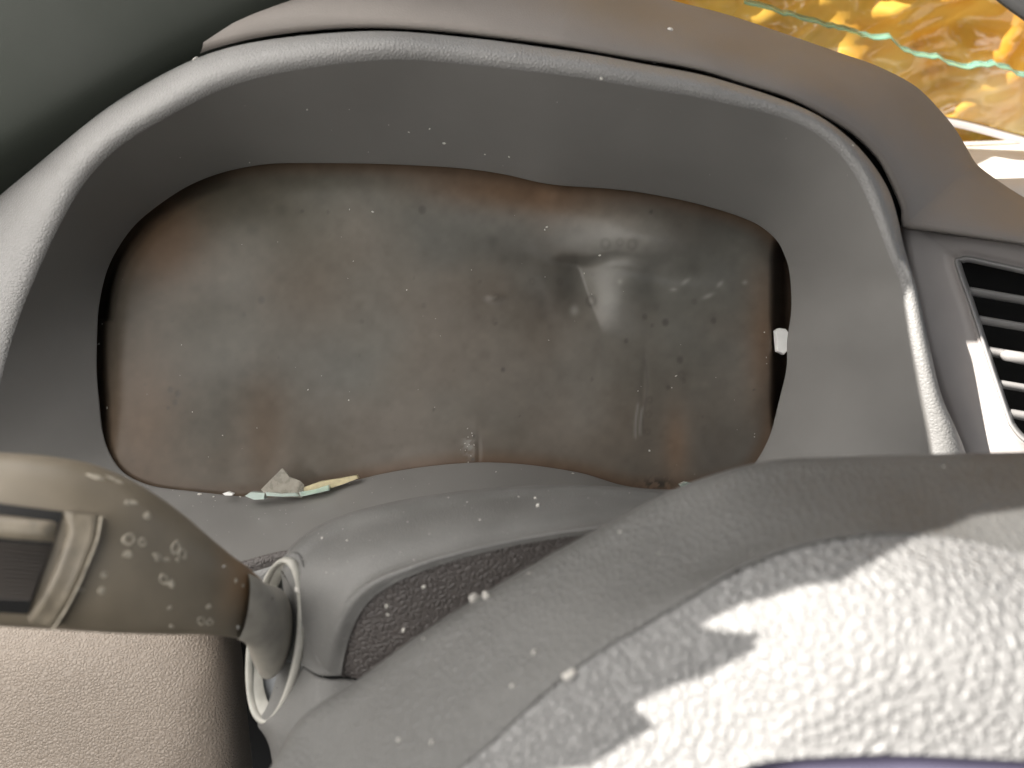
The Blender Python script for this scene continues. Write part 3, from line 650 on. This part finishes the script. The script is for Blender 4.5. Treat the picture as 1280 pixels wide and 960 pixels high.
g0 = [(x, y+1, w_-.001) for x, y, w_ in f4]; g1 = [(x, y+14, w_-.006) for x, y, w_ in f4]; g2 = [(x, y+60, w_-.002) for x, y, w_ in f4]; g3 = [(x, y+200, w_+.0) for x, y, w_ in f4]
loft('lower_trim', PW(rowmix([curve(r, nC) for r in (g0, g1, g2, g3)], 5)), 'badge', whl, flip=True)

# ================================================================== pillar trim, upper left
pt0 = [(-220,330,.068),(-60,252,.068),(60,180,.068),(150,126,.068),(245,71,.068),(330,31,.068),(400,-2,.068),(520,-60,.068),(640,-120,.068)]
rowsP = []
for dx, dy, dw in ((12, 26, -.035), (3, 6, -.018), (-8, -18, -.004), (-24, -46, .004), (-55, -95, .008), (-110, -180, .008), (-200, -330, .0), (-330, -520, -.02)):
    rowsP.append(curve([(x+dx, y+dy, w_+dw*.6-.01) for x, y, w_ in pt0], 50))
ptrim = loft('pillar_trim', PW(rowmix(rowsP, 5)), 'trim', None, flip=False, loc=P(100, 100, .09))
tag(ptrim, 'dark olive grey pillar trim with a rolled edge beside the hood', 'pillar trim')

# ================================================================== windscreen, film
film = thing('plastic_sheet', 'crumpled translucent orange plastic sheet hung behind the broken windscreen', 'plastic sheet', (0.35, 0.36, zc - 0.01))
nx, ny = 130, 90; g = []
for j in range(ny):
    for i in range(nx):
        x = 0.02 + 0.78*i/(nx-1); s = j/(ny-1)
        p = Vector((x*9, s*5, 0))
        cr = abs(mnoise.noise(p*0.8))*0.06 + abs(mnoise.noise(p*1.9+Vector((5, 1, 2))))*0.03 + abs(mnoise.noise(p*4.2))*0.010
        y = 0.36 - 0.17*s + cr; zz = zc - 0.02 + 0.34*s
        g.append((x, y, zz))
build('sheet', g, grid_faces(ny, nx), 'film', film, smooth=True)
# broken windscreen stump: lower strip of glass with a ragged green edge
ws = thing('windscreen', 'broken windscreen remnant with a ragged green glass edge above the dash', 'windscreen', (0.35, 0.30, zc - 0.01))
def on_plane(px, py):   # windscreen plane: leans back towards the driver
    n_ = np.array([0, -0.86, -0.5]); p0 = np.array([0.35, 0.295, zc-0.012]); d = P(px, py, 0)-CAM
    return CAM + d*((p0-CAM)@n_)/(d@n_), -n_
edge_px = curve([(930,2,0),(1005,23,0),(1050,36,0),(1092,47,0),(1112,48,0),(1130,62,0),(1150,70,0),(1172,71,0),(1190,80,0),(1210,84,0),(1232,80,0),(1258,84,0),(1280,94,0),(1340,110,0)], 60)[:, :2]
base_px = curve([(880,60,0),(960,80,0),(1020,96,0),(1070,112,0),(1100,118,0),(1120,126,0),(1140,134,0),(1160,140,0),(1180,146,0),(1200,150,0),(1225,156,0),(1250,163,0),(1280,171,0),(1350,188,0)], 60)[:, :2]
edge_px[:, 1] += rng.normal(0, 1.2, 60)
th = np.array([0, 0.86, 0.5])*0.005
E = np.array([on_plane(*p)[0] for p in edge_px]); Bp = np.array([on_plane(*p)[0] for p in base_px])
gl = [Bp, Bp*.5+E*.5, E*.97+Bp*.03]
loft('glass_pane', np.array(gl), 'glass_clear', ws)
ed = [E*.97+Bp*.03, E*.985+Bp*.015-th*.4, E, E+th, E*.97+Bp*.03+th]
loft('broken_edge', np.array(ed), 'glass_edge', ws)
# seal strip along the base of the glass
sl = [Bp - np.array([0, .002, .006]), Bp - np.array([0, .003, .001]), Bp + np.array([0, .001, .001]), Bp + np.array([0, .006, -.001])]
loft('base_seal', np.array(sl), 'panel', ws)
# dark frame glimpsed at the far upper corner
pf = [[(1215,-25,-.11),(1252,6,-.11),(1285,30,-.11),(1400,110,-.11)], [(1225,-40,-.10),(1265,-5,-.10),(1295,15,-.10),(1410,90,-.10)], [(1300,-160,-.10),(1340,-120,-.10),(1380,-90,-.10),(1500,0,-.10)]]
fp = loft('windscreen_pillar', PW(rowmix([curve(r, 20) for r in pf], 4)), 'outer', None, loc=P(1290, 0, -.34))
tag(fp, 'dark frame piece above the orange sheet in the far corner', 'pillar')

# ================================================================== debris
Tr = {o.name: bvh(o) for o in (hood, rim, pad, cover, arm)}
def obj(n_): return bpy.data.objects[n_]
Tr['upper'] = bvh(obj('upper_shroud')); Tr['wheel'] = bvh(obj('hub_surround')); Tr['airbag'] = bvh(obj('airbag_cover')); Tr['side'] = bvh(obj('shroud_side'))
def prism(name, poly, w_, thick, m, ax, label=None, cat=None, group=None, tip=0.0):
    """flat shard from a photo outline at depth w_, with real thickness"""
    a = np.array([P(x, y, w_ + tip*(622-y)) for x, y in poly]); nv = np.cross(a[1]-a[0], a[2]-a[0]); nv /= np.linalg.norm(nv)
    if nv@W < 0: nv = -nv
    b = a - nv*thick; n_ = len(poly); c = a.mean(0)
    a2 = c+(a-c)*.94+nv*thick*.12
    v = np.vstack([b, a, a2]); f = grid_faces(3, n_, True)+[tuple(2*n_+i for i in range(n_)), tuple(range(n_))[::-1]]
    o = build(name, v, f, m, None, smooth=False)
    return tag(o, label, cat, group)
prism('glass_shard', [(326,612),(340,598),(353,585),(362,596),(375,601),(372,617),(345,616)], .009, .003, 'shard_film', None, 'smoky four-cornered glass shard leaning on the warped cover', 'glass shard', tip=-.00006)
prism('glass_shard', [(374,611),(400,602),(425,598),(446,594),(448,598),(430,605),(412,611),(390,618),(374,620)], .007, .003, 'shard_yellow', None, 'long cream coloured sliver pointing along the opening edge', 'glass shard')
prism('glass_shard', [(306,620),(313,615),(331,616),(331,624),(318,625)], .010, .004, 'glass_green', None, 'pale green glass cube at the end of the shard pile', 'glass shard')
prism('glass_shard', [(332,615),(352,617),(370,616),(374,620),(352,621),(333,620)], .011, .003, 'glass_green', None, 'thin pale green glass strip under the smoky shard', 'glass shard')
prism('glass_shard', [(374,615),(392,612),(411,606),(412,613),(395,617),(376,621)], .012, .003, 'glass_green', None, 'green glass sliver lying along the cream sliver', 'glass shard')
prism('glass_shard', [(278,617),(285,614.5),(292,617),(290,619.5),(281,619.5)], .007, .002, 'chip', None, 'small clear glass crumb lying beyond the shard pile', 'glass shard')
prism('glass_shard', [(849,606),(857,602),(866,604),(866,609),(852,611)], .010, .003, 'glass_green', None, 'lone pale green crumb near the steering wheel hub', 'glass shard')
prism('white_clip', [(970,413),(974,410),(982,411),(986,416),(987,436),(980,443),(972,439)], -.004, .004, 'chip', None, 'white plastic clip in the gap at the side of the cover', 'clip')
for (x, y, s1, s2, r, key, lab) in ((712,842,12,5,.5,'airbag','bright glass crumb on the seam of the steering wheel hub'),(593,750,8,4,.5,'wheel','glass crumb on the edge of the hub by the grained shroud side'),(609,746,5,3,.3,'wheel','small amber crumb on the edge of the hub')):
    rr = hit([Tr['wheel'], Tr['airbag']], x, y)
    if rr is None: continue
    k = (D-(rr[0]-ORG)@W)/F
    v_, f_ = blob(rr[0], rr[1], s1*k, s2*k, 0.002, r, 7, .3)
    o = build('glass_crumb', v_, f_, 'speck', None, smooth=False); tag(o, lab, 'glass crumb')
# scattered glass dust
dv = []; df = []
def speck(trees, x, y, r, hh=0.6):
    rr = hit(trees, x, y)
    if rr is None: return
    k = (D-(rr[0]-ORG)@W)/F
    v_, f_ = blob(rr[0], rr[1], r*k*random.uniform(.7, 1.3), r*k*random.uniform(.5, 1), r*k*hh, random.uniform(0, 3), 5, .4)
    b = len(dv); dv.extend(v_); df.extend([tuple(i+b for i in f) for f in f_])
allT = list(Tr.values())
for (x, y, r) in [(244,74,3),(838,37,3.5),(752,98,2),(1066,182,2),(555,179,2),(511,165,1.5),(537,161,1.2),(312,203,1.5),(606,193,1.2),(636,196,1.4),(384,137,1.5),(26,212,2),(818,78,2),(684,284,2),(681,287,1.5),(750,319,1.5),(124,430,2),(128,405,1.2),(134,510,1.2),(249,618,2.5),(267,621,1.2),(300,621,1.5),(669,623,3),(673,632,4),(600,650,1.5),(505,788,4),(483,757,3),(530,733,3),(485,768,2.5),(668,815,3.5),(540,928,4),(640,858,2.5),(498,925,3),(775,665,2),(845,470,1.4),(466,265,2),(437,262,1.2),(812,563,1.4),(716,592,1.5),(620,590,1.3),(403,672,2),(434,676,2),(372,738,5),(322,730,3),(378,700,2),(297,784,3),(280,708,2.5),(300,808,5)]:
    speck(allT, x, y, r)
for _ in range(150):   # over the shelf and the shroud
    speck([Tr['instrument_hood'], Tr['upper']], random.uniform(200, 830), random.uniform(585, 720), random.choice((.4, .45, .5, .6, .9)))
for _ in range(50): speck([Tr['instrument_cover']], random.uniform(150, 960), random.uniform(240, 600), random.choice((.4, .5, .6, .9)))
for _ in range(18): speck([Tr['instrument_hood']], random.uniform(150, 1100), random.uniform(100, 220), random.choice((.4, .5, .7)))
for _ in range(14): speck([Tr['wheel']], random.uniform(400, 1200), random.uniform(580, 900), random.choice((.8, 1, 1.5, 2)))
for _ in range(12):
    speck([Tr['instrument_cover']], random.gauss(586, 4), random.gauss(556, 10), .9)
dust = build('glass_dust', dv, df, 'speck', None, smooth=False); tag(dust, 'tiny white glass crumbs scattered over the dash and shroud', 'glass dust', kind='stuff')

# ================================================================== what shades the sun: unseen sheet added, holes cut where sunlight should fall
s1 = np.cross(SUN, np.array([0, 0, 1.0])); s1 /= np.linalg.norm(s1); s2 = np.cross(s1, SUN)
PC = ORG + SUN*0.42
def onveil(p): r = np.asarray(p)-PC; return np.array([r@s1, r@s2])
Tr['rim2'] = Tr['hood_rim']; Tr['sur'] = bvh(sur); Tr['far'] = bvh(far)
def hole(keys_, pts):
    out = []
    for q_ in pts:
        rr = hit([Tr[k] for k in keys_], q_[0], q_[1]) if len(q_) == 2 else None
        out.append(onveil(rr[0] if rr else P(q_[0], q_[1], q_[2] if len(q_) > 2 else .2)))
    return out
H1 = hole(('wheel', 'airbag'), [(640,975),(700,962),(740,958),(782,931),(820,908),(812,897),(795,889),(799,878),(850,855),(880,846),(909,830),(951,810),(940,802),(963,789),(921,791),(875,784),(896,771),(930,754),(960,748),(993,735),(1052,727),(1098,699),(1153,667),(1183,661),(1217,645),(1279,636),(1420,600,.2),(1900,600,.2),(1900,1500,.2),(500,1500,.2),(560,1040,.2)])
H2 = [onveil(P(x, y, w_)) for x, y, w_ in ((1130,374,.073),(1158,379,.066),(1205,428,.031),(1300,440,.03),(1500,470,.03),(1500,690,.03),(1250,690,.03),(1185,640,.06),(1164,580,.068))]
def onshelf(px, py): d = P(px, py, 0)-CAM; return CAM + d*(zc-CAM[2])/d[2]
H3 = [onveil(onshelf(*q_)) for q_ in ((1214,196),(1236,184),(1262,190),(1310,196),(1420,230),(1420,360),(1300,280),(1238,224))]
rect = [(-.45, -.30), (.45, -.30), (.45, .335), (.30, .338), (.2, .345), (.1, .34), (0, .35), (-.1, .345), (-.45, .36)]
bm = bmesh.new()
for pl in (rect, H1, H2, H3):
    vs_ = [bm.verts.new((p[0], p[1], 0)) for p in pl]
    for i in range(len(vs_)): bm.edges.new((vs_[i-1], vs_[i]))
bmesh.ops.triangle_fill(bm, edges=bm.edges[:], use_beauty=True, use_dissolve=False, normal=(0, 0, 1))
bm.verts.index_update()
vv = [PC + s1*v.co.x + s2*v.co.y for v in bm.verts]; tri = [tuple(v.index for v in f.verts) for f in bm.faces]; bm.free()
wf = build('light_shaping_sheet', vv, tri, 'veil', None, smooth=False, loc=PC)
tag(wf, 'added white translucent sheet out of view that blocks and softens the sun', 'light blocker')


# ================================================================== headliner of the car above, added out of view to shade the dash from the open sky
hv = []
nx, ny = 12, 10
for j in range(ny):
    for i in range(nx):
        x = -0.22 + 1.22*i/(nx-1); y = -0.12 - 1.1*j/(ny-1)
        hv.append((x, y, 1.50 - 0.05*(2*i/(nx-1)-1)**2 - 0.04*(1-j/(ny-1))**2))
hl = build('headliner', hv, grid_faces(ny, nx), 'roof', None, loc=(0.3, -0.6, 1.5))
so = hl.modifiers.new('thickness', 'SOLIDIFY'); so.thickness = 0.02; so.offset = 1
tag(hl, 'beige cloth headliner of the car roof, added unseen to shade the dash', 'headliner')
